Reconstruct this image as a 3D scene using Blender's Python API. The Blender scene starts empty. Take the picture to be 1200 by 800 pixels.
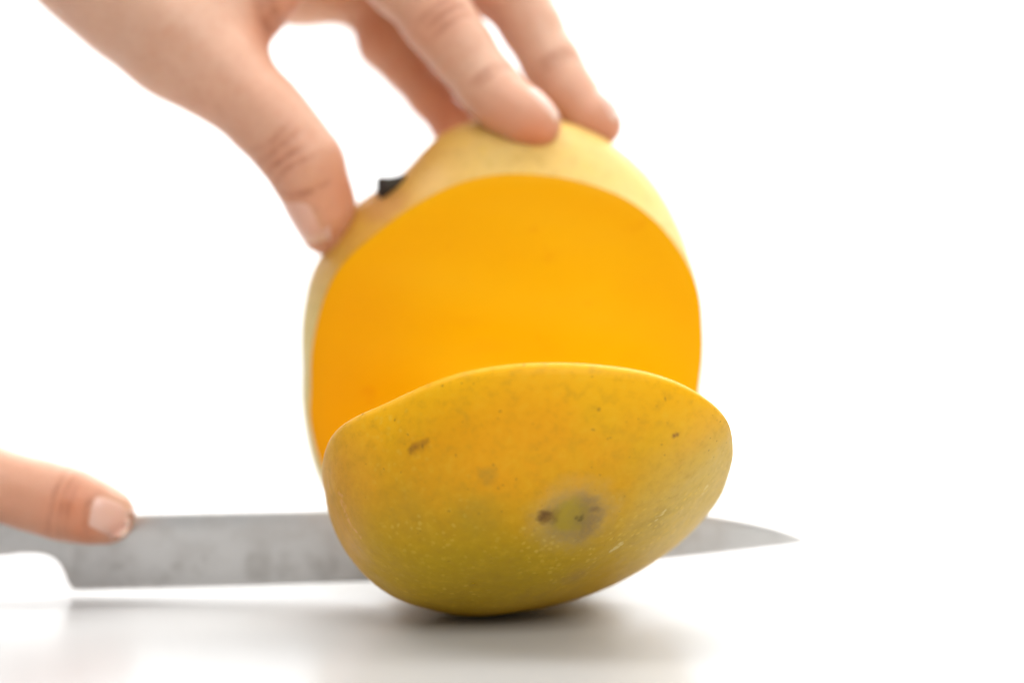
import bpy, math
import numpy as np
from mathutils import Vector, Matrix
from mathutils.bvhtree import BVHTree

sc = bpy.context.scene
COL = sc.collection
V = Vector

# ------------------------------------------------------------------ camera
LENS, PITCH, CAM_Y, CAM_Z = 85.0, math.radians(3.0), -0.680, 0.1073
cam = bpy.data.cameras.new('camera')
cam.lens = LENS; cam.sensor_width = 36.0; cam.clip_start = 0.01; cam.clip_end = 50
cam.dof.use_dof = True; cam.dof.focus_distance = 0.615; cam.dof.aperture_fstop = 4.0; cam.dof.aperture_blades = 0
camo = bpy.data.objects.new('camera', cam); COL.objects.link(camo)
camo.location = (0, CAM_Y, CAM_Z); camo.rotation_euler = (math.pi/2 - PITCH, 0, 0)
sc.camera = camo
FPX = LENS/36*1200

def at(px, py, Y):
    """point of the scene at depth Y (metres behind the cut) seen at a place of the 1200x800 photograph"""
    a = (px-600)/FPX; b = (400-py)/FPX
    d = (a, math.cos(PITCH)+b*math.sin(PITCH), -math.sin(PITCH)+b*math.cos(PITCH))
    t = (Y-CAM_Y)/d[1]
    return V((t*d[0], CAM_Y+t*d[1], CAM_Z+t*d[2]))

# ------------------------------------------------------------------ light
w = bpy.data.worlds.new('World'); sc.world = w; w.use_nodes = True
w.node_tree.nodes['Background'].inputs[0].default_value = (0.97, 0.98, 1.0, 1)
w.node_tree.nodes['Background'].inputs[1].default_value = 0.40

def area(name, loc, target, sx, sy, power, col=(1, 1, 1)):
    l = bpy.data.lights.new(name, 'AREA'); l.shape = 'RECTANGLE'; l.size = sx; l.size_y = sy
    l.energy = power; l.color = col
    o = bpy.data.objects.new(name, l); COL.objects.link(o); o.location = loc
    o.rotation_euler = (V(target)-V(loc)).to_track_quat('-Z', 'Y').to_euler()
    return o
area('window_light', (0.16, 0.80, 0.74), (0, -0.05, 0.03), 0.9, 0.45, 11, (1.0, 0.985, 0.96))
area('back_light', (0.0, 0.25, 1.25), (0, 0.9, 0.55), 2.2, 0.6, 38, (1.0, 0.99, 0.98))
area('fill_light', (0.45, -1.10, 1.15), (0, 0, 0.06), 1.4, 0.9, 19, (1.0, 0.985, 0.96))

sc.view_settings.view_transform = 'Standard'; sc.view_settings.look = 'None'
sc.view_settings.exposure = 0.0; sc.view_settings.gamma = 1.0
try: sc.view_settings.use_curve_mapping = False
except Exception: pass
sc.render.engine = 'CYCLES'; sc.cycles.use_denoising = True
sc.cycles.max_bounces = 7; sc.cycles.use_adaptive_sampling = True; sc.cycles.adaptive_threshold = .012

# ------------------------------------------------------------------ node helpers
class NT:
    def __init__(s, name):
        s.m = bpy.data.materials.new(name); s.m.use_nodes = True; s.t = s.m.node_tree
        s.b = s.t.nodes['Principled BSDF']
        s.co = s.t.nodes.new('ShaderNodeTexCoord').outputs['Object']
    def set(s, sock, v):
        if isinstance(v, bpy.types.NodeSocket): s.t.links.new(v, sock)
        else: sock.default_value = v
    def math(s, op, a, b=None, c=None, clamp=False):
        n = s.t.nodes.new('ShaderNodeMath'); n.operation = op; n.use_clamp = clamp
        for i, x in enumerate((a, b, c)):
            if x is not None: s.set(n.inputs[i], x)
        return n.outputs[0]
    def mul(s, a, b): return s.math('MULTIPLY', a, b)
    def add(s, a, b): return s.math('ADD', a, b)
    def ramp(s, v, lo, hi, a=0.0, b=1.0, smooth=True):
        n = s.t.nodes.new('ShaderNodeMapRange'); n.clamp = True
        n.interpolation_type = 'SMOOTHSTEP' if smooth else 'LINEAR'
        s.set(n.inputs['Value'], v); n.inputs['From Min'].default_value = lo; n.inputs['From Max'].default_value = hi
        n.inputs['To Min'].default_value = a; n.inputs['To Max'].default_value = b
        return n.outputs[0]
    def map(s, scale=(1, 1, 1), loc=(0, 0, 0), rot=(0, 0, 0), vec=None):
        n = s.t.nodes.new('ShaderNodeMapping'); s.t.links.new(vec or s.co, n.inputs[0])
        n.inputs['Location'].default_value = loc; n.inputs['Rotation'].default_value = rot; n.inputs['Scale'].default_value = scale
        return n.outputs[0]
    def noise(s, scale, detail=3, rough=0.55, vec=None, dist=0.0):
        n = s.t.nodes.new('ShaderNodeTexNoise'); s.t.links.new(vec or s.co, n.inputs['Vector'])
        n.inputs['Scale'].default_value = scale; n.inputs['Detail'].default_value = detail
        n.inputs['Roughness'].default_value = rough; n.inputs['Distortion'].default_value = dist
        return n.outputs[0]
    def voro(s, scale, vec=None, rand=1.0):
        n = s.t.nodes.new('ShaderNodeTexVoronoi'); s.t.links.new(vec or s.co, n.inputs['Vector'])
        n.inputs['Scale'].default_value = scale; n.inputs['Randomness'].default_value = rand
        return n.outputs['Distance'], n.outputs['Color']
    def sep(s, vec=None):
        n = s.t.nodes.new('ShaderNodeSeparateXYZ'); s.t.links.new(vec or s.co, n.inputs[0]); return n.outputs
    def sepc(s, c):
        n = s.t.nodes.new('ShaderNodeSeparateColor'); s.t.links.new(c, n.inputs[0]); return n.outputs
    def mix(s, f, a, b, mode='MIX'):
        n = s.t.nodes.new('ShaderNodeMix'); n.data_type = 'RGBA'; n.blend_type = mode
        s.set(n.inputs[0], f)
        for k, x in ((6, a), (7, b)):
            if isinstance(x, tuple) and len(x) == 3: x = x+(1,)
            s.set(n.inputs[k], x)
        return n.outputs[2]
    def dist(s, p, scale=(1, 1, 1), vec=None):
        """distance from an object-space point, stretched by scale"""
        v = s.t.nodes.new('ShaderNodeVectorMath'); v.operation = 'SUBTRACT'
        s.t.links.new(vec or s.co, v.inputs[0]); v.inputs[1].default_value = p
        m = s.t.nodes.new('ShaderNodeVectorMath'); m.operation = 'MULTIPLY'
        s.t.links.new(v.outputs[0], m.inputs[0]); m.inputs[1].default_value = scale
        l = s.t.nodes.new('ShaderNodeVectorMath'); l.operation = 'LENGTH'; s.t.links.new(m.outputs[0], l.inputs[0])
        return l.outputs['Value']
    def warp(s, amp, scale):
        n = s.t.nodes.new('ShaderNodeTexNoise'); s.t.links.new(s.co, n.inputs['Vector']); n.inputs['Scale'].default_value = scale
        a = s.t.nodes.new('ShaderNodeVectorMath'); a.operation = 'SUBTRACT'; s.t.links.new(n.outputs['Color'], a.inputs[0]); a.inputs[1].default_value = (.5, .5, .5)
        b = s.t.nodes.new('ShaderNodeVectorMath'); b.operation = 'MULTIPLY_ADD'; s.t.links.new(a.outputs[0], b.inputs[0])
        b.inputs[1].default_value = (amp, amp, amp); s.t.links.new(s.co, b.inputs[2])
        return b.outputs[0]
    def attr(s, name):
        n = s.t.nodes.new('ShaderNodeAttribute'); n.attribute_name = name; return n.outputs['Fac']
    def bump(s, h, strength, dist):
        n = s.t.nodes.new('ShaderNodeBump'); n.inputs['Strength'].default_value = strength; n.inputs['Distance'].default_value = dist
        s.t.links.new(h, n.inputs['Height']); s.t.links.new(n.outputs[0], s.b.inputs['Normal'])
    def bs(s, **k):
        for a, v in k.items(): s.set(s.b.inputs[a.replace('_', ' ')], v)
        return s.m

def new_obj(name, verts, faces, mat, parent=None, origin=V((0, 0, 0)), smooth=True):
    me = bpy.data.meshes.new(name)
    vs = [tuple(V(v)-origin) for v in verts]
    me.from_pydata(vs, [], faces); me.update()
    if smooth: me.polygons.foreach_set('use_smooth', [True]*len(me.polygons))
    o = bpy.data.objects.new(name, me); COL.objects.link(o); me.materials.append(mat)
    if parent: o.parent = parent
    else: o.location = origin
    return o
def empty(name, loc):
    o = bpy.data.objects.new(name, None); COL.objects.link(o); o.location = loc; o.empty_display_size = .02; return o
def tag(o, label, cat): o['label'] = label; o['category'] = cat; return o

# ------------------------------------------------------------------ table, and the white wall it runs up to
def setting():
    n = NT('white_table')
    big = n.noise(6, 2)
    col = n.mix(n.ramp(big, .35, .7), (.53, .535, .535), (.51, .515, .515))
    n.bs(Base_Color=col, Roughness=.24, Specular_IOR_Level=1.0)
    o = new_obj('tabletop', [(-2.2, -1.2, 0), (2.2, -1.2, 0), (2.2, .9, 0), (-2.2, .9, 0), (-2.2, -1.2, -.03), (2.2, -1.2, -.03), (2.2, .9, -.03), (-2.2, .9, -.03)],
                [(0, 1, 2, 3), (7, 6, 5, 4), (0, 4, 5, 1), (1, 5, 6, 2), (2, 6, 7, 3), (3, 7, 4, 0)], n.m, smooth=False); o['kind'] = 'structure'
    m = NT('white_wall'); f = m.noise(30, 3); m.bs(Base_Color=m.mix(f, (.90, .90, .90), (.88, .88, .88)), Roughness=.8)
    o = new_obj('wall', [(-2.4, .902, -.6), (2.4, .902, -.6), (2.4, .902, 2.4), (-2.4, .902, 2.4), (-2.4, .952, -.6), (2.4, .952, -.6), (2.4, .952, 2.4), (-2.4, .952, 2.4)],
                [(0, 1, 2, 3), (7, 6, 5, 4), (0, 4, 5, 1), (1, 5, 6, 2), (2, 6, 7, 3), (3, 7, 4, 0)], m.m, smooth=False); o['kind'] = 'structure'
setting()

# ------------------------------------------------------------------ mango
def polar(px, Y, n, cen, ni=3):
    P = np.array([at(a, b, Y) for a, b in px])[:, [0, 2]]
    d = P-np.array(cen); ang = np.arctan2(d[:, 1], d[:, 0]); rad = np.hypot(d[:, 0], d[:, 1]); o = np.argsort(ang)
    phi = np.linspace(-np.pi, np.pi, n, endpoint=False)
    r = np.interp(phi, ang[o], rad[o], period=2*np.pi)
    for _ in range(ni): r = (np.roll(r, 1)+2*r+np.roll(r, -1))/4
    return phi, r
CUT = [(362,480),(365,459),(371,380),(394,317),(444,271),(494,236),(548,211),(590,204),(632,205),(686,215),(736,234),(773,263),(802,301),(819,338),(823,380),(819,451),(805,520),(770,590),(710,645),(640,675),(570,678),(480,655),(410,605),(375,540)]
BODY = [(355,430),(358,350),(364,322),(380,292),(412,243),(440,224),(460,214),(478,198),(492,180),(510,162),(535,147),(560,140),(600,136),(650,140),(690,152),(725,173),(760,206),(788,250),(806,295),(817,345),(821,400),(817,460),(804,530),(768,600),(710,652),(640,680),(570,682),(480,667),(410,620),(372,555),(358,500)]
CEN = (-0.0019, 0.0615)

def mango_skin(name, cheek):
    n = NT(name)
    wv = n.warp(.012, 60)
    x, y, z = n.sep()
    patch = n.noise(26, 4, .6, dist=.4); patch2 = n.noise(55, 3, .6)
    fine = n.noise(900, 2, .6)
    if cheek:
        # local frame: x right, y out of the dome (negative), z up along the cut
        base = n.mix(n.ramp(patch, .38, .66), (.70, .305, .003), (.64, .335, .004))
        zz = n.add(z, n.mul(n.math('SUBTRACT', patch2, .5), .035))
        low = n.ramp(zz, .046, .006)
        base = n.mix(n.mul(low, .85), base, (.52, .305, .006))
        # greener belly on the lower middle
        g = n.ramp(n.dist((-.012, -.031, .004), (.8, 1, 1.1), wv), .038, .008)
        base = n.mix(n.mul(g, .55), base, (.38, .265, .008))
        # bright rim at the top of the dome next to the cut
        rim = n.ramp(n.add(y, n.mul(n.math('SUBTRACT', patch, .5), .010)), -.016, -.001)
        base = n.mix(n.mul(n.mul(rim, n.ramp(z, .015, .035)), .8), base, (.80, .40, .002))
        # pinkish blush on the left shoulder
        bl = n.ramp(n.dist((-.048, -.012, .008), (1, 1, .55), wv), .020, .004)
        base = n.mix(n.mul(bl, .4), base, (.70, .30, .05))
        # paler green right end
        rt = n.ramp(n.dist((.044, -.014, .002), (1, 1, .7), wv), .032, .008)
        base = n.mix(n.mul(rt, .6), base, (.60, .43, .10))
        blot = n.ramp(n.noise(42, 3, .6, vec=wv), .60, .72)
        base = n.mix(n.mul(blot, .35), base, (.34, .22, .02))
    else:
        base = n.mix(n.ramp(patch, .35, .65), (.70, .455, .13), (.66, .455, .15))
        lf = n.ramp(n.add(x, n.mul(y, -.5)), .012, -.030)
        base = n.mix(n.mul(n.mul(lf, n.ramp(z, .07, .095)), .9), base, (.62, .31, .05))
        far = n.ramp(n.dist((-.058, -.005, .050), (1, .6, .55)), .030, .010)
        base = n.mix(n.mul(far, .9), base, (.68, .56, .19))
        rg = n.ramp(n.dist((.052, .03, .09), (1, .6, .6)), .035, .008)
        base = n.mix(n.mul(rg, .8), base, (.62, .55, .20))
    # fine mottling, pale lenticels, fine dark dots
    mo = n.noise(330, 4, .65); base = n.mix(n.ramp(mo, .45, .75, 0, .30), base, (.36, .20, .01)); base = n.mix(n.ramp(mo, .5, .25, 0, .25), base, (.74, .45, .03))
    d1, c1 = n.voro(520, vec=n.warp(.003, 160)); r1 = n.sepc(c1)
    dots = n.mul(n.ramp(d1, .46, .10), n.ramp(r1[0], .05, .9))
    dens = n.ramp(n.noise(30, 2), .40, .60) if not cheek else n.mul(n.ramp(n.noise(38, 3), .36, .58), n.mul(n.ramp(x, -.044, -.032), n.ramp(n.add(z, n.mul(x, .25)), .038, .020)))
    base = n.mix(n.mul(n.mul(dots, dens), .60), base, (.70, .47, .06))
    d2, c2 = n.voro(430, vec=wv); r2 = n.sepc(c2)
    dk = n.mul(n.ramp(d2, .19, .08), n.ramp(r2[1], .62, .80))
    if cheek: dk = n.mul(dk, n.ramp(z, .0, .04, .3, 1.0))
    base = n.mix(n.mul(dk, .60), base, (.20, .10, .012))
    rough = n.ramp(patch2, .3, .7, .40, .50)
    n.bs(Base_Color=base, Roughness=rough, Specular_IOR_Level=.16)
    h = n.add(n.mul(n.noise(240, 3), .5), n.mul(dots, .12))
    n.bump(n.add(h, n.mul(patch2, 2.0)), .26, .0009)
    n.base = base
    return n

def flesh_mat():
    n = NT('mango_flesh')
    st = n.map((9, 30, 60), rot=(0, math.radians(12), 0))
    f1 = n.noise(4.5, 4, .6, vec=st, dist=.3); f2 = n.noise(18, 3, .55)
    col = n.mix(n.ramp(f2, .35, .68), (.83, .455, .001), (.86, .51, .003))
    col = n.mix(n.ramp(f1, .52, .75, 0, .18), col, (.78, .33, .002))
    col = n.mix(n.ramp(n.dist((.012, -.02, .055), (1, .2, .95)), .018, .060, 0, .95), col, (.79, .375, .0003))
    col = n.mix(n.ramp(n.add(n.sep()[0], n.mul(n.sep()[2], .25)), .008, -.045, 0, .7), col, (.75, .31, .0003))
    col = n.mix(n.ramp(n.noise(75, 3, .6), .62, .74, 0, .35), col, (.70, .26, .002))
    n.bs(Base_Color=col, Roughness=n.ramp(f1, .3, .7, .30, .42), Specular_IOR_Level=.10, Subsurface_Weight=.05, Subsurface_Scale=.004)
    n.b.inputs['Subsurface Radius'].default_value = (1, .45, .05)
    n.bump(n.add(f1, n.mul(n.noise(140, 3), .35)), .25, .0007)
    return n.m
FLESH = flesh_mat()

def mango_body():
    Y0 = .0022; N = 160
    phi, rc = polar(CUT, Y0, N, CEN); _, rb = polar(BODY, .022, N, CEN, 2)
    cs, sn = np.cos(phi), np.sin(phi)
    base = V((CEN[0], .022, 0)); root = empty('mango', base)
    rings = []
    for s in np.linspace(0, 1, 13):
        k = math.sin(s*math.pi/2)
        rings.append((Y0+.0198*s, rc+(rb-rc)*k))
    for s in np.linspace(0.04, 1, 26):
        a = s*math.pi/2
        rings.append((.022+.044*math.sin(a), rb*max(math.cos(a), 0)**.85))
    vs = []; fs = []
    for (y, r) in rings:
        # keep the whole fruit above the table as it narrows backward
        for i in range(N): vs.append((CEN[0]+r[i]*cs[i], y, CEN[1]+r[i]*sn[i]))
    for j in range(len(rings)-1):
        for i in range(N):
            k = (i+1) % N; fs.append((j*N+i, j*N+k, (j+1)*N+k, (j+1)*N+i))
    sk = mango_skin('mango_body_skin', False)
    p = tuple(at(505, 215, .006)-base)
    d = sk.dist(p, (1, 1, 1)); col = sk.mix(sk.ramp(d, .010, .002, 0, .25), sk.base, (.8, .55, .25))
    ps = tuple(at(452, 240, .008)-base)
    col = sk.mix(sk.ramp(sk.dist(ps, (1, 1, 1.2)), .011, .003, 0, .55), col, (.50, .23, .09))
    sk.set(sk.b.inputs['Base Color'], col)
    new_obj('skin', vs, fs, sk.m, root, base)
    # the cut face: a slightly crowned disc just inside the skin
    vs = []; fs = []
    M = 26
    for j in range(M+1):
        t = 1-j/M
        lip = .0009*min(1, (1-t)/.03) if t < 1 else 0
        for i in range(N):
            r = rc[i]*(t if t < 1 else 1)*.9985
            xx = CEN[0]+r*cs[i]; zz = CEN[1]+r*sn[i]
            wob = .00035*math.sin(xx*95+1.2)*math.cos(zz*120)+.0003*math.sin(zz*260+xx*60)
            vs.append((xx, Y0-lip*.6-wob*(1-t**6), zz))
    for j in range(M):
        for i in range(N):
            k = (i+1) % N; fs.append((j*N+i, (j+1)*N+i, (j+1)*N+k, j*N+k))
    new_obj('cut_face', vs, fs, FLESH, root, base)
    # stem stub: knobbly black peg lying against the shoulder
    n = NT('dry_stem'); f = n.noise(500, 3)
    n.bs(Base_Color=n.mix(f, (.008, .010, .008), (.045, .034, .022)), Roughness=.7); n.bump(f, .5, .0008)
    a = at(477, 214, .017); b = at(446, 220, .012)
    ax = (b-a).normalized(); s1 = ax.cross(V((0, 1, 0))).normalized(); s2 = ax.cross(s1)
    prof = [(0, .0021), (.15, .0027), (.45, .0026), (.75, .0029), (.95, .0031), (1.0, .0027), (1.0, .0001)]
    vs = []; fs = []
    for j, (t, r) in enumerate(prof):
        for i in range(14):
            an = 2*math.pi*i/14; rr = r*(1+.13*math.sin(3*an+1+j*.4)+.07*math.cos(5*an))
            q = a.lerp(b, t)+s1*(rr*math.cos(an))+s2*(rr*math.sin(an))
            if t >= .95: q += ax*(.0006*math.cos(an))
            vs.append(q)
    for j in range(len(prof)-1):
        for i in range(14):
            k = (i+1) % 14; fs.append((j*14+i, j*14+k, (j+1)*14+k, (j+1)*14+i))
    new_obj('stem', vs, fs, n.m, root, base, smooth=False)
    tag(root, 'large mango standing upright with a broad orange cut face and black stem stub', 'mango')

def mango_cheek():
    th, ro, ps, cx, cy, H, s, scl, sv, du, dv = .917, .0776, .0344, .0036, -.046, .0335, .915, .9681, .9461, -.0142, .0014
    N = 192; M = 70
    phi, R0 = polar(CUT, 0.0, N, CEN, 6)
    R0 = R0*(1-.022*np.exp(-((phi-2.22)/.24)**2)+.008*np.exp(-((phi-2.75)/.22)**2))
    vs = []; fs = []
    kk = math.sqrt(1-s*s)
    for j in range(M+1):
        r = (j+.25)/(M-4+.25)
        lip = max(0, j-(M-4))/4; a_ = lip*math.pi/2
        if lip: r = 1-.016*(1-math.cos(a_))
        nn = (math.sqrt(max(1-(min(r, 1)*s)**2, 0))-kk)/(1-kk)*H if not lip else 0
        nn = (.0022+nn*(H-.0022)/H) if not lip else .0022*(1-math.sin(a_))
        bl = 1-r*r
        for i in range(N):
            u = r*R0[i]*scl*math.cos(phi[i])+du*bl; v = r*R0[i]*scl*sv*math.sin(phi[i])+dv*bl
            u, v = u*math.cos(ro)-v*math.sin(ro), u*math.sin(ro)+v*math.cos(ro)
            # hand-of-nature unevenness
            q = nn+bl*(.0005*math.sin(u*110+.5)*math.sin(v*90+1)+.0003*math.sin(u*210-v*160))
            # shallow dent with the scar
            q -= bl*.0007*math.exp(-(((u-.011)/.010)**2+((v-.023)/.010)**2))
            vs.append((u, -q, v))
    for j in range(M):
        for i in range(N):
            k = (i+1) % N; fs.append((j*N+i, (j+1)*N+i, (j+1)*N+k, j*N+k))
    c = len(vs); vs.append((du, -H, dv))
    for i in range(N): fs.append((i, (i+1) % N, c))
    rot = Matrix.Rotation(ps, 4, 'Z') @ Matrix.Rotation(th, 4, 'X')
    # Rotation about X by +th turns +z to -y
    W = [rot @ V(v) for v in vs]; zmin = min(p.z for p in W)
    loc = V((cx, cy-.0015, -zmin+.0002))
    root = empty('mango_cheek', (cx-.008, -.0321, 0))
    mw = Matrix.Translation(loc) @ rot
    ml = root.matrix_basis.inverted() @ mw
    ml = Matrix.Translation(-V(root.location)) @ mw
    sk = mango_skin('mango_cheek_skin', True)
    # marks: where the photograph shows them, found on the dome itself
    bvh = BVHTree.FromPolygons([mw @ V(v) for v in vs], fs); inv = mw.inverted()
    eye = V((0, CAM_Y, CAM_Z))
    def mark(px, py):
        d = (at(px, py, 0)-eye).normalized(); h = bvh.ray_cast(eye, d)[0]
        return tuple(inv @ h) if h else (0, -.03, 0)
    wv = sk.warp(.005, 240); col = sk.base; gr = sk.noise(520, 4, .7); gm = sk.ramp(gr, .32, .66, .6, 1)
    # dull grey-green round scar with a brown half ring and two dark pits
    c0 = mark(672, 606)
    d = sk.dist(c0, (1, 1, 1), wv)
    col = sk.mix(sk.mul(gm, sk.ramp(d, .0150, .0070, 0, .42)), col, (.44, .33, .15))
    col = sk.mix(sk.mul(gm, sk.ramp(d, .0100, .0055, 0, .60)), col, (.27, .19, .07))
    d = sk.dist(mark(668, 604), (1, 1, 1), wv)
    col = sk.mix(sk.ramp(d, .0066, .0030, 0, .75), col, (.38, .27, .015))
    d = sk.dist(mark(690, 606), (1.4, 1, .7), wv)
    col = sk.mix(sk.mul(gm, sk.ramp(d, .0080, .0010, 0, .60)), col, (.22, .14, .065))
    for (px, py, r, c, f) in ((639, 605, .0017, (.09, .035, .012), .95), (646, 604, .0024, (.18, .09, .02), .6), (680, 606, .0009, (.05, .035, .01), .9), (698, 596, .0014, (.20, .12, .04), .7),
                              (488, 523, .0017, (.22, .08, .01), .75), (498, 521, .0014, (.24, .09, .01), .7), (482, 526, .0010, (.18, .07, .01), .7),
                              (572, 557, .0022, (.34, .20, .02), .6), (795, 508, .0009, (.17, .06, .02), .8), (789, 512, .0008, (.17, .06, .02), .8), (640, 425, .0012, (.3, .2, .02), .5),
                              (676, 674, .0040, (.30, .17, .05), .4), (560, 605, .006, (.33, .22, .02), .4), (470, 600, .007, (.36, .22, .02), .3)):
        d = sk.dist(mark(px, py), (1, 1, 1), wv)
        col = sk.mix(sk.mul(gm, sk.ramp(d, r*1.6, r*.3, 0, f)), col, c)
    # pale scratches
    for (px, py, ang, L) in ((826, 574, 60, .0016), (774, 604, 62, .0019), (722, 641, 35, .0016)):
        m = sk.map((1/L, 1/L, 1/L), vec=None)
        p = mark(px, py); q = mark(px+10*math.cos(math.radians(ang)), py-10*math.sin(math.radians(ang)))
        a = V(q)-V(p); a.normalize()
        # distance with the long direction squashed: two small overlapping dots along the scratch
        for t in (-.8, 0, .8):
            pp = V(p)+a*(L*t); d = sk.dist(tuple(pp), (1, 1, 1), wv)
            col = sk.mix(sk.ramp(d, .0011, .0004, 0, .65), col, (.74, .60, .22))
    a, b = V(mark(398, 580)), V(mark(420, 628))
    for t in range(7):
        d = sk.dist(tuple(a.lerp(b, t/6)), (1, 1, 1), wv); col = sk.mix(sk.ramp(d, .0013, .0004, 0, .4), col, (.80, .42, .17))
    sk.set(sk.b.inputs['Base Color'], col)
    o = new_obj('skin', vs, fs, sk.m, root); o.matrix_local = ml
    vs2 = []; fs2 = []
    for j in range(13):
        t = 1-j/12
        for i in range(N):
            u = t*R0[i]*scl*math.cos(phi[i])*.983; v = t*R0[i]*scl*sv*math.sin(phi[i])*.983
            u, v = u*math.cos(ro)-v*math.sin(ro), u*math.sin(ro)+v*math.cos(ro)
            vs2.append((u, (0 if j == 0 else .0006)+.0003*math.sin(u*120)*math.cos(v*100)*(1-t), v))
    for j in range(12):
        for i in range(N):
            k = (i+1) % N; fs2.append((j*N+i, j*N+k, (j+1)*N+k, (j+1)*N+i))
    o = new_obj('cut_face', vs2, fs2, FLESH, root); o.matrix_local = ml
    tag(root, 'sliced-off mango cheek with speckled yellow-green skin and a round scar, tipping forward', 'mango slice')
mango_body(); mango_cheek()

# ------------------------------------------------------------------ knife
def knife():
    SP = [(-62,608),(160,602),(375,598),(500,597),(640,596),(740,597),(800,599),(835,603),(875,610),(912,619),(952,634)]
    ED = [(952,634),(915,639),(850,647),(765,656),(640,669),(425,681),(250,687),(92,691),(84,690)]
    HE = [(84,690),(79,678),(74,665),(67,655),(52,648),(28,647),(5,650),(-62,652)]
    Yk = -.0012
    def res(L, n):
        P = [at(a, b, Yk) for a, b in L]; ln = [0]
        for i in range(1, len(P)): ln.append(ln[-1]+(P[i]-P[i-1]).length)
        o = []
        for k in range(n):
            s = ln[-1]*k/(n-1); i = max(j for j in range(len(ln)) if ln[j] <= s+1e-9); i = min(i, len(P)-2)
            o.append(P[i].lerp(P[i+1], (s-ln[i])/(ln[i+1]-ln[i])))
        return o
    # columns from heel side to tip: upper curve and lower curve
    n = 300
    up = res(SP, n); lo = res(HE[::-1]+ED[::-1][1:], n)
    # smooth the polylines a little
    for L in (up, lo):
        for _ in range(2):
            for i in range(2, n-2):
                if (L[i]-at(84, 690, Yk)).length > .0025: L[i] = (L[i-1]+L[i]*2+L[i+1])/4
    base = at(-62, 640, Yk); base.z = 0
    root = empty('kitchen_knife', base)
    rows = [0, .03, .25, .5, .75, .93, 1.0]
    vs = []; fs = []
    def half(i, r):
        t = i/(n-1); sp = .0011*(1-.62*t)
        x = up[i].lerp(lo[i], r).x
        edge = 1.0 if x > at(74, 0, Yk).x else .0
        f = 1-edge*(.85*r**1.15)
        if r == 0: f = .72
        if r == 1.0: f = .06 if edge else .75
        return max(sp*f, .00006)
    m = len(rows)
    for i in range(n):
        for sgn in (-1, 1):
            for r in rows:
                p = up[i].lerp(lo[i], r); vs.append((p.x, Yk+sgn*half(i, r), p.z))
    for i in range(n-1):
        a = i*2*m; b = a+2*m
        for k in range(m-1):
            fs.append((a+k, a+k+1, b+k+1, b+k)); fs.append((a+m+k, b+m+k, b+m+k+1, a+m+k+1))
        fs.append((a, b, b+m, a+m)); fs.append((a+m-1, a+2*m-1, b+2*m-1, b+m-1))
    fs.append(tuple(range(m))+tuple(range(2*m-1, m-1, -1)))
    st = NT('brushed_steel')
    br = st.noise(9, 3, .6, vec=st.map((30, 30, 900))); smu = st.noise(95, 3, .6); dr = st.noise(160, 2, .5)
    col = st.mix(st.ramp(smu, .42, .70), (.63, .618, .60), (.57, .555, .535))
    x, y, z = st.sep()
    col = st.mix(st.mul(st.ramp(dr, .60, .75), .15), col, (.36, .34, .31))
    # dried juice marks along the lower half near the heel
    for (px, py, r) in ((205, 668, .004), (240, 666, .005), (262, 662, .004), (300, 663, .0055), (335, 660, .005), (352, 657, .0045), (140, 676, .005), (385, 664, .006), (185, 672, .0045)):
        d = st.dist(tuple(at(px, py, Yk)-base), (1, 1, 1.1), st.warp(.006, 170))
        ring = st.mul(st.ramp(d, r, r*.5), st.ramp(d, r*.1, r*.7, .6, 1))
        col = st.mix(st.mul(st.mul(ring, st.ramp(smu, .35, .6)), .30), col, (.27, .25, .22))
    st.bs(Base_Color=col, Metallic=1.0, Roughness=st.add(st.ramp(smu, .35, .7, .32, .42), st.mul(br, .06)))
    st.bump(br, .05, .0003)
    new_obj('blade', vs, fs, st.m, root, base)
    # handle (out of the frame, in the fist): two scales on the tang, three rivets
    hm = NT('black_handle'); f = hm.noise(300, 3); hm.bs(Base_Color=hm.mix(f, (.012, .012, .012), (.025, .024, .023)), Roughness=.4)
    steel2 = NT('rivet_steel').bs(Base_Color=(.6, .6, .6, 1), Metallic=1.0, Roughness=.3)
    A = at(-58, 630, Yk); B = at(-520, 640, Yk)
    sec = [(0, .0078, .0064), (.04, .0095, .0080), (.3, .0108, .0086), (.6, .0112, .0088), (.85, .0125, .0092), (.97, .0130, .0088), (1, .0110, .007)]
    vs = []; fs = []; K = 24
    for (t, hz, hy) in sec:
        c = A.lerp(B, t)
        for i in range(K):
            a = 2*math.pi*i/K; ca, sa = math.cos(a), math.sin(a)
            vs.append((c.x, c.y+hy*math.copysign(abs(ca)**.7, ca), c.z+hz*math.copysign(abs(sa)**.7, sa)))
    for j in range(len(sec)-1):
        for i in range(K):
            k = (i+1) % K; fs.append((j*K+i, (j+1)*K+i, (j+1)*K+k, j*K+k))
    fs.append(tuple(range(K))); fs.append(tuple(range(len(sec)*K-1, (len(sec)-1)*K-1, -1)))
    hd = new_obj('handle', vs, fs, hm.m, root, base)
    for t in (.18, .5, .8):
        c = A.lerp(B, t); vs = []; K2 = 16
        for sgn in (-1, 1):
            for r in (.003, .0024):
                for i in range(K2):
                    a = 2*math.pi*i/K2; vs.append((c.x+r*math.cos(a), c.y+sgn*(.0089 if r > .0025 else .0093), c.z+r*math.sin(a)))
        fs = []
        for s_ in (0, 2*K2):
            for i in range(K2):
                k = (i+1) % K2; fs.append((s_+i, s_+k, s_+K2+k, s_+K2+i))
            fs.append(tuple(range(s_+K2, s_+2*K2)))
        new_obj('rivet', vs, fs, steel2, hd, base)
    tag(root, 'steel kitchen knife with its blade down between mango and cut cheek', 'knife')
knife()

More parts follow.
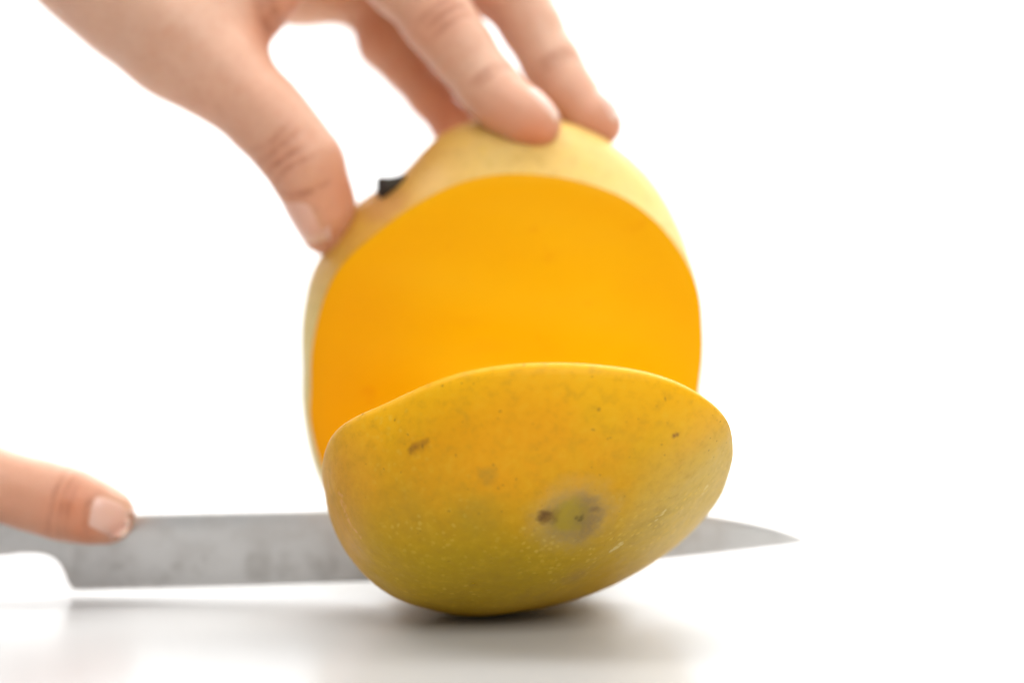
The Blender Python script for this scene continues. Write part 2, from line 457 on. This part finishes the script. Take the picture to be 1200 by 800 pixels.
# ------------------------------------------------------------------ hands: smooth distance field turned into one skin
class Field:
    def __init__(s, lo, hi, h):
        s.lo = np.array(lo, np.float32); s.h = h
        s.n = np.ceil((np.array(hi)-np.array(lo))/h).astype(int)+1
        s.ax = [(s.lo[k]+h*np.arange(s.n[k])).astype(np.float32) for k in range(3)]
    def blank(s): return np.full(s.n, .03, np.float32)
    def chain(s, pts, k=.004, out=None, flat=None):
        """tapered limb through (point, radius) joints, joints blended by k"""
        d = s.blank() if out is None else out
        for (a, ra), (b, rb) in zip(pts[:-1], pts[1:]):
            mg = max(ra, rb)+.016
            lo = np.minimum(a, b)-mg; hi = np.maximum(a, b)+mg
            i0 = np.clip(np.floor((lo-s.lo)/s.h).astype(int), 0, s.n); i1 = np.clip(np.ceil((hi-s.lo)/s.h).astype(int)+1, 0, s.n)
            if (i1 <= i0).any(): continue
            sl = tuple(slice(i0[q], i1[q]) for q in range(3))
            X = s.ax[0][sl[0]][:, None, None]-a[0]; Y = s.ax[1][sl[1]][None, :, None]-a[1]; Z = s.ax[2][sl[2]][None, None, :]-a[2]
            ab = np.array(b)-np.array(a); L = float(ab@ab)+1e-12
            t = np.clip((X*ab[0]+Y*ab[1]+Z*ab[2])/L, 0, 1)
            q = np.sqrt((X-t*ab[0])**2+(Y-t*ab[1])**2+(Z-t*ab[2])**2)-(ra+(rb-ra)*t)
            d[sl] = smin(d[sl], q.astype(np.float32), k)
        return d
def smin(a, b, k):
    h = np.maximum(k-np.abs(a-b), 0)/k
    return np.minimum(a, b)-h*h*k*.25

def surface_nets(d, lo, h):
    ins = d < 0; n = d.shape
    c = np.zeros([x-1 for x in n], np.int8)
    offs = [(i, j, k) for i in (0, 1) for j in (0, 1) for k in (0, 1)]
    for (i, j, k) in offs: c += ins[i:n[0]-1+i, j:n[1]-1+j, k:n[2]-1+k]
    act = (c > 0) & (c < 8); idx = np.argwhere(act); ids = np.full(act.shape, -1, np.int64); ids[act] = np.arange(len(idx))
    val = {o: d[idx[:, 0]+o[0], idx[:, 1]+o[1], idx[:, 2]+o[2]] for o in offs}
    P = np.zeros((len(idx), 3)); cnt = np.zeros(len(idx))
    for a in offs:
        for ax in range(3):
            if a[ax]: continue
            b = list(a); b[ax] = 1; b = tuple(b)
            va, vb = val[a], val[b]; m = (va < 0) != (vb < 0)
            t = va[m]/(va[m]-vb[m]); q = np.tile(np.array(a, float), (m.sum(), 1)); q[:, ax] = t
            P[m] += q; cnt[m] += 1
    P = (idx+P/cnt[:, None])*h+np.array(lo)
    F = []
    for ax in range(3):
        u, v = (ax+1) % 3, (ax+2) % 3
        s0 = [slice(1, n[k]-1) for k in range(3)]; s1 = list(s0); s0[ax] = slice(0, n[ax]-1); s1[ax] = slice(1, n[ax])
        a = ins[tuple(s0)]; b = ins[tuple(s1)]
        for flip, m in ((0, a & ~b), (1, ~a & b)):
            e = np.argwhere(m); off = np.array([1, 1, 1]); off[ax] = 0; e = e+off
            q = []
            for (du, dv) in ((0, 0), (-1, 0), (-1, -1), (0, -1)):
                g = e.copy(); g[:, u] += du; g[:, v] += dv; q.append(ids[g[:, 0], g[:, 1], g[:, 2]])
            q = np.stack(q, 1)
            F.append(q[:, ::-1] if flip else q)
    return P, np.concatenate(F)

def skin_mat():
    n = NT('hand_skin')
    red = n.attr('red'); cr = n.attr('crease')
    big = n.noise(45, 3, .6); fine = n.noise(420, 3, .6)
    col = n.mix(n.ramp(big, .35, .68), (.63, .385, .27), (.59, .345, .235))
    col = n.mix(n.mul(red, .9), col, (.58, .20, .095))
    col = n.mix(n.mul(n.mul(cr, n.ramp(n.noise(260, 2), .35, .6, .35, 1)), .65), col, (.32, .11, .055))
    col = n.mix(n.ramp(fine, .45, .75, 0, .25), col, (.50, .24, .16))
    col = n.mix(n.ramp(n.noise(110, 3, .6), .48, .72, 0, .35), col, (.55, .26, .16))
    n.bs(Base_Color=col, Roughness=n.ramp(fine, .3, .7, .42, .55), Specular_IOR_Level=.35, Subsurface_Weight=.30, Subsurface_Scale=.004)
    n.b.inputs['Subsurface Radius'].default_value = (1, .40, .22)
    d, _ = n.voro(1100); n.bump(n.add(n.mul(d, .6), n.noise(700, 3)), .16, .0005)
    return n.m
SKIN = skin_mat()
def nail_mat():
    n = NT('nail'); f = n.noise(120, 2); t = n.attr('tip')
    col = n.mix(f, (.68, .39, .30), (.72, .44, .35)); col = n.mix(n.mul(t, .45), col, (.80, .62, .50))
    return n.bs(Base_Color=col, Roughness=.30, Specular_IOR_Level=.5, Subsurface_Weight=.2, Subsurface_Scale=.002)
NAIL = nail_mat()

def set_attr(me, name, arr):
    a = me.attributes.new(name, 'FLOAT', 'POINT'); a.data.foreach_set('value', np.asarray(arr, np.float32))

def make_hand(name, base, lo, hi, palm, fingers, h, reds, creases, dents=(), kp=.010):
    F = Field(lo, hi, h)
    cv = lambda L: [(np.array(p, float), r) for p, r in L]
    pd = F.blank()
    for L in palm: pd = F.chain(cv(L), .016, pd)
    out = pd.copy()
    for f in fingers:
        fd = F.blank()
        for L in f: fd = F.chain(cv(L), .005, fd)
        out = np.minimum(out, smin(pd, fd, kp))
    for k in range(3):      # close the skin where the arm leaves the modelled stretch
        e = np.moveaxis(out, k, 0); e[0] = np.maximum(e[0], h*.5); e[-1] = np.maximum(e[-1], h*.5)
    P, Q = surface_nets(out, F.lo, F.h)
    # relax the grid steps
    me = bpy.data.meshes.new(name)
    me.from_pydata((P-np.array(base)).tolist(), [], Q.tolist()); me.update()
    o = bpy.data.objects.new(name, me); COL.objects.link(o); o.location = base; me.materials.append(SKIN)
    nv = len(P)
    ed = np.empty(len(me.edges)*2, np.int64); me.edges.foreach_get('vertices', ed); ed = ed.reshape(-1, 2)
    deg = np.bincount(ed.ravel(), minlength=nv)[:, None]
    for it in range(4):
        S = np.zeros_like(P)
        for k in range(3):
            S[:, k] = np.bincount(ed[:, 0], P[ed[:, 1], k], nv)+np.bincount(ed[:, 1], P[ed[:, 0], k], nv)
        P = P+(.5 if it % 2 == 0 else -.51)*(S/deg-P)
    me.vertices.foreach_set('co', (P-np.array(base)).ravel()); me.update()
    N = np.empty(nv*3, np.float32); me.vertex_normals.foreach_get('vector', N); N = N.reshape(-1, 3)
    red = np.zeros(nv); cr = np.zeros(nv)
    for p, r, f in reds:
        red = np.maximum(red, f*np.exp(-((P-np.array(p))**2).sum(1)/r**2))
    for (p, axis, nrm, wd, dep, half, bend) in creases:
        p = np.array(p); axis = np.array(V(axis).normalized()); nrm = np.array(nrm, float); nrm -= axis*(nrm@axis); nrm /= np.linalg.norm(nrm)
        sd = np.cross(axis, nrm); D = P-p
        s_ = D@axis; l_ = D@sd; m_ = N@nrm
        s_ = s_-bend*(l_/half)**2
        g = np.exp(-(s_/wd)**2)*np.exp(-(l_/half)**4)*np.clip((m_-.0)/.35, 0, 1)*(np.linalg.norm(D, axis=1) < .022)
        cr = np.maximum(cr, g); P = P-N*(dep*g)[:, None]
    for (p, r, dep) in dents:
        P = P+N*(dep*np.exp(-((P-np.array(p))**2).sum(1)/r**2))[:, None]
    me.vertices.foreach_set('co', (P-np.array(base)).ravel()); me.update()
    me.polygons.foreach_set('use_smooth', [True]*len(me.polygons))
    set_attr(me, 'red', np.clip(red, 0, 1)); set_attr(me, 'crease', np.clip(cr, 0, 1))
    o['_bvh'] = 0; del o['_bvh']
    return o, BVHTree.FromPolygons(P.tolist(), Q.tolist())

def nail(hand, bvh, centre, axis, nrm, width, length, label=None):
    """curved plate laid on the fingertip: found by dropping a grid of points on the skin"""
    axis = V(axis).normalized(); nrm = V(nrm); nrm = (nrm-axis*nrm.dot(axis)).normalized(); sd = axis.cross(nrm)
    A, B = 18, 16; vs = []; tip = []; fs = []
    for j in range(B+1):
        v = j/B
        wv = width*(math.sqrt(max(1-(1-v/.28)**2, 0.0))*.28+.72 if v < .28 else 1.0)
        if v > .78: wv = width*math.sqrt(max(1-((v-.78)/.30)**2, .05))
        for i in range(A+1):
            u = i/A*2-1
            q = V(centre)+sd*(u*wv/2)+axis*((v-.5)*length)+nrm*.02
            hit = bvh.ray_cast(q, -nrm, .05)[0]
            if hit is None: hit = q-nrm*.02
            edge = min(1, (1-abs(u))/.14, v/.10)
            off = .00030*edge-.00025*(1-edge)
            vs.append(hit+nrm*off); tip.append(1.0 if v > .86 else 0.0)
    for j in range(B):
        for i in range(A):
            a = j*(A+1)+i; fs.append((a, a+1, a+A+2, a+A+1))
    # smooth the dropped grid, then give it thickness downward
    n0 = len(vs)
    for _ in range(3):
        w_ = [v.copy() for v in vs]
        for j in range(1, B):
            for i in range(1, A):
                a = j*(A+1)+i; w_[a] = (vs[a]*2+vs[a-1]+vs[a+1]+vs[a-A-1]+vs[a+A+1])/6
        vs = w_
    vs += [v-nrm*.0005 for v in vs]; tip += tip
    fs += [tuple(x+n0 for x in reversed(f)) for f in fs]
    rim = [i for i in range(A+1)]+[j*(A+1)+A for j in range(1, B+1)]+[B*(A+1)+i for i in range(A-1, -1, -1)]+[j*(A+1) for j in range(B-1, 0, -1)]
    for k in range(len(rim)):
        a, b = rim[k], rim[(k+1) % len(rim)]; fs.append((b, a, a+n0, b+n0))
    o = new_obj('nail', vs, fs, NAIL, hand, V(hand.location)); set_attr(o.data, 'tip', tip)
    return o

mm = .001
def J(px, py, Ymm, rmm): return (at(px, py, Ymm*mm), rmm*mm)

def holding_hand():
    thumb = [[J(378,273,14,5.6), J(374,247,11,7.2), J(366,218,9,8.6), J(354,188,7,9.9), J(330,157,8,10.2), J(305,130,10,10.8), J(265,92,14,12.6), J(215,50,20,14.0)],
             [J(383,270,17,5.4), J(382,240,15,7.0), J(366,195,13,8.6)]]
    index = [[J(633,147,11,5.6), J(618,139,12,6.9), J(590,120,14,7.6), J(568,96,17,8.0), J(540,58,20,8.7), J(514,24,22,9.6), J(470,-25,25,10.0), J(425,-72,29,11.5), J(398,-102,33,12.5)]]
    middle = [[J(706,149,26,5.4), J(692,137,27,6.6), J(664,106,30,7.4), J(645,72,33,7.8), J(622,30,36,8.2), J(600,-8,38,9.0), J(545,-70,42,9.4), J(476,-138,47,12)]]
    ring = [[J(610,160,58,5.6), J(590,128,62,7.0), J(560,82,66,7.4), J(520,25,69,8.6), J(470,-45,69,9.2), J(425,-105,67,11.5)]]
    little = [[J(548,176,66,5.4), J(534,150,70,6.4), J(505,112,75,6.7), J(478,80,79,7.0), J(452,50,82,8.3), J(438,0,86,8.0), J(420,-60,88,10)]]
    wr = (110, -118, 52)
    palm = [[J(215,50,20,14.0), J(160,0,28,15.5), J(105,-55,38,17), J(60,-95,48,18)],
            [J(398,-102,33,12.0), J(260,-115,40,13), J(110,-130,46,17)],
            [J(476,-138,47,11.5), J(300,-140,50,13), J(110,-140,54,17)],
            [J(425,-105,67,11.0), J(280,-115,62,13), J(110,-120,60,17)],
            [J(420,-62,88,10), J(330,-60,84,13), J(120,-95,64,17)],
            [J(408,-18,93,11.0), J(352,-27,88,10.5), J(260,-60,75,13)],
            [J(520,-52,34,8), J(556,-22,39,6.5)],
            [J(232,48,24,10), J(290,0,26,8.0), J(345,-60,30,8.5)],
            [J(215,30,26,11), J(270,-25,34,11), J(320,-85,36,10)],
            [J(200,-20,48,14), J(300,-70,58,12)],
            [J(110,-120,54,21), J(-10,-190,72,21), J(-230,-330,104,25), J(-420,-450,132,29)],
            [J(100,-115,46,18), J(-20,-185,62,19), J(-240,-330,92,24), J(-430,-450,120,28)]]
    T = lambda px, py, Y: at(px, py, Y*mm)
    tax = T(366,218,9)-T(305,130,10)
    dax = T(378,273,14)-T(354,188,7)
    tn = V((-.62, -.72, .25))
    cre = []
    for k, (s, wd, dp) in enumerate(((-.0050, .0008, .35), (-.0022, .0010, .65), (.0010, .0009, .6), (.0040, .0008, .35))):
        c = T(338,180,2)+tax.normalized()*s
        cre.append((c, tax, tn, wd, dp*mm, .0065+.001*(k % 2), -.0012+.0008*k))
    cre.append((T(362,222,2), dax, tn, .0010, .28*mm, .007, -.002))
    iax = T(568,96,17)-T(514,24,22)
    for s, dp in ((-.003, .35), (0, .5), (.003, .35)):
        cre.append((T(514,24,13)+iax.normalized()*s, iax, V((.5, -.55, .65)), .0009, dp*mm, .007, .0008))
    cre.append((T(575,92,10), iax, V((.5, -.55, .65)), .0008, .35*mm, .006, .0006)); cre.append((T(570,86,10), iax, V((.5, -.55, .65)), .0008, .25*mm, .006, .0006))
    max_ = T(664,106,30)-T(622,30,36)
    cre.append((T(652,76,25), max_, V((.5, -.5, .6)), .0009, .35*mm, .006, .0006)); cre.append((T(648,68,25), max_, V((.5, -.5, .6)), .0009, .25*mm, .006, .0006))
    reds_k = [(T(337,182,2), .0055, 1.0)]
    # fold of the web beside the thumb
    cre.append((T(306,12,8), V((1, 0, .30)), V((.3, -1, 0)), .0022, 1.3*mm, .013, .003))
    cre.append((T(322,20,10), V((1, 0, .30)), V((.3, -1, 0)), .0016, .8*mm, .011, .002))
    reds = [(T(338,185,2), .009, .65), (T(385,270,14), .011, .55), (T(398,215,10), .014, .6), (T(350,235,3), .009, .5), (T(300,100,2), .02, .25), (T(628,160,8), .010, .9), (T(600,140,8), .012, .5), (T(705,160,22), .011, .8), (T(672,135,25), .012, .4),
            (T(514,24,14), .010, .45), (T(520,140,66), .014, .6), (T(485,100,74), .013, .35), (T(320,40,18), .012, .7), (T(330,10,24), .013, .6), (T(270,130,4), .016, .25), (T(440,50,78), .012, .3), (T(560,10,40), .015, .7)]
    reds += reds_k
    base = at(60, -95, .05)
    lo = np.array([-.270, -.016, .095]); hi = np.array([.050, .175, .330])
    o, bvh = make_hand('hand', base, lo, hi, palm, [thumb, index, middle, ring, little], .0008, reds, cre)
    tag(o, 'upper hand reaching in from the top left, thumb and fingers gripping the mango', 'hand')
    nail(o, bvh, T(366,253,8), dax, tn+V((-.25, 0, 0)), .0125, .0145)
    nail(o, bvh, T(634,134,11), T(633,147,11)-T(590,120,14)+V((0, 0, .003)), V((.50, -.28, .80)), .0098, .0108)
    nail(o, bvh, T(706,134,26), T(706,149,26)-T(664,106,30)+V((0, 0, .003)), V((.62, -.30, .72)), .0095, .0105)

def knife_hand():
    T = lambda px, py, Y: at(px, py, Y*mm)
    Yf = -11
    index = [[J(129,604,Yf+1,6.3), J(112,600,Yf,7.6), J(85,592,Yf,8.3), J(66,587,Yf-.5,8.9), J(30,577,Yf-1,8.9), J(-20,562,Yf-2,9.3), J(-48,554,Yf-2,9.9), J(-120,535,-13,10), J(-215,522,-12,12)],
             [J(126,606,Yf+3.5,5.5), J(80,594,Yf+4,7)]]
    def curl(x, r, dx=0):
        return [[J(x-60,525,-14,12), J(x-22,560,-22,r+2), J(x,598,-24,r+1.2), J(x+5,645,-19,r+.4), J(x+5,676,-6,r), J(x+2,672,8,r-.2), J(x,640,15,r-.8), J(x-2,622,14,r-1.8)]]
    middle = curl(-200, 8.2); ring = curl(-275, 8.0); little = curl(-345, 7.0)
    thumb = [[J(-40,600,11,6.0), J(-70,596,12,7.8), J(-110,588,14,9.6), J(-190,565,20,10.5), J(-280,540,18,14)]]
    palm = [[J(-215,522,-12,12), J(-330,515,-6,15), J(-450,515,-2,18)],
            [J(-262,522,-14,11.5), J(-350,540,-10,14), J(-450,540,-4,18)],
            [J(-335,525,-14,11), J(-400,560,-10,13), J(-460,565,-4,17)],
            [J(-400,535,-12,10.5), J(-440,575,-8,12), J(-480,575,-2,15)],
            [J(-280,540,18,13.5), J(-370,535,14,15), J(-450,530,6,18)],
            [J(-230,520,0,11), J(-300,515,4,12)],
            [J(-450,535,0,22), J(-560,520,4,22), J(-760,470,10,27), J(-1000,400,18,31)]]
    ax = T(129,604,Yf)-T(66,587,Yf); dn = V((0.0, -.93, .36))
    cre = [(T(73,590,Yf-9), ax, dn, .0007, .55*mm, .0085, .0010), (T(62,587,Yf-9), ax, dn, .0007, .45*mm, .008, .0006), (T(81,592,Yf-9), ax, dn, .0007, .25*mm, .007, .0006), (T(100,598,Yf-9), ax, dn, .0008, .25*mm, .0055, .0016)]
    reds = [(T(82,597,Yf-8), .0095, 1.0), (T(98,618,Yf-8), .009, .95), (T(60,602,Yf-8), .011, .75), (T(20,595,Yf-9), .016, .55), (T(130,622,Yf-5), .006, .4)]
    base = at(-450, 535, 0)
    lo = np.array([-.37, -.052, .0005]); hi = np.array([-.098, .058, .150])
    o, bvh = make_hand('hand', base, lo, hi, palm, [index, middle, ring, little, thumb], .0008, reds, cre)
    tag(o, 'lower hand on the knife, one finger laid along the blade at left', 'hand')
    nail(o, bvh, T(128,604,Yf-8), ax, dn+V((0, 0, .02)), .0102, .0118)
holding_hand(); knife_hand()
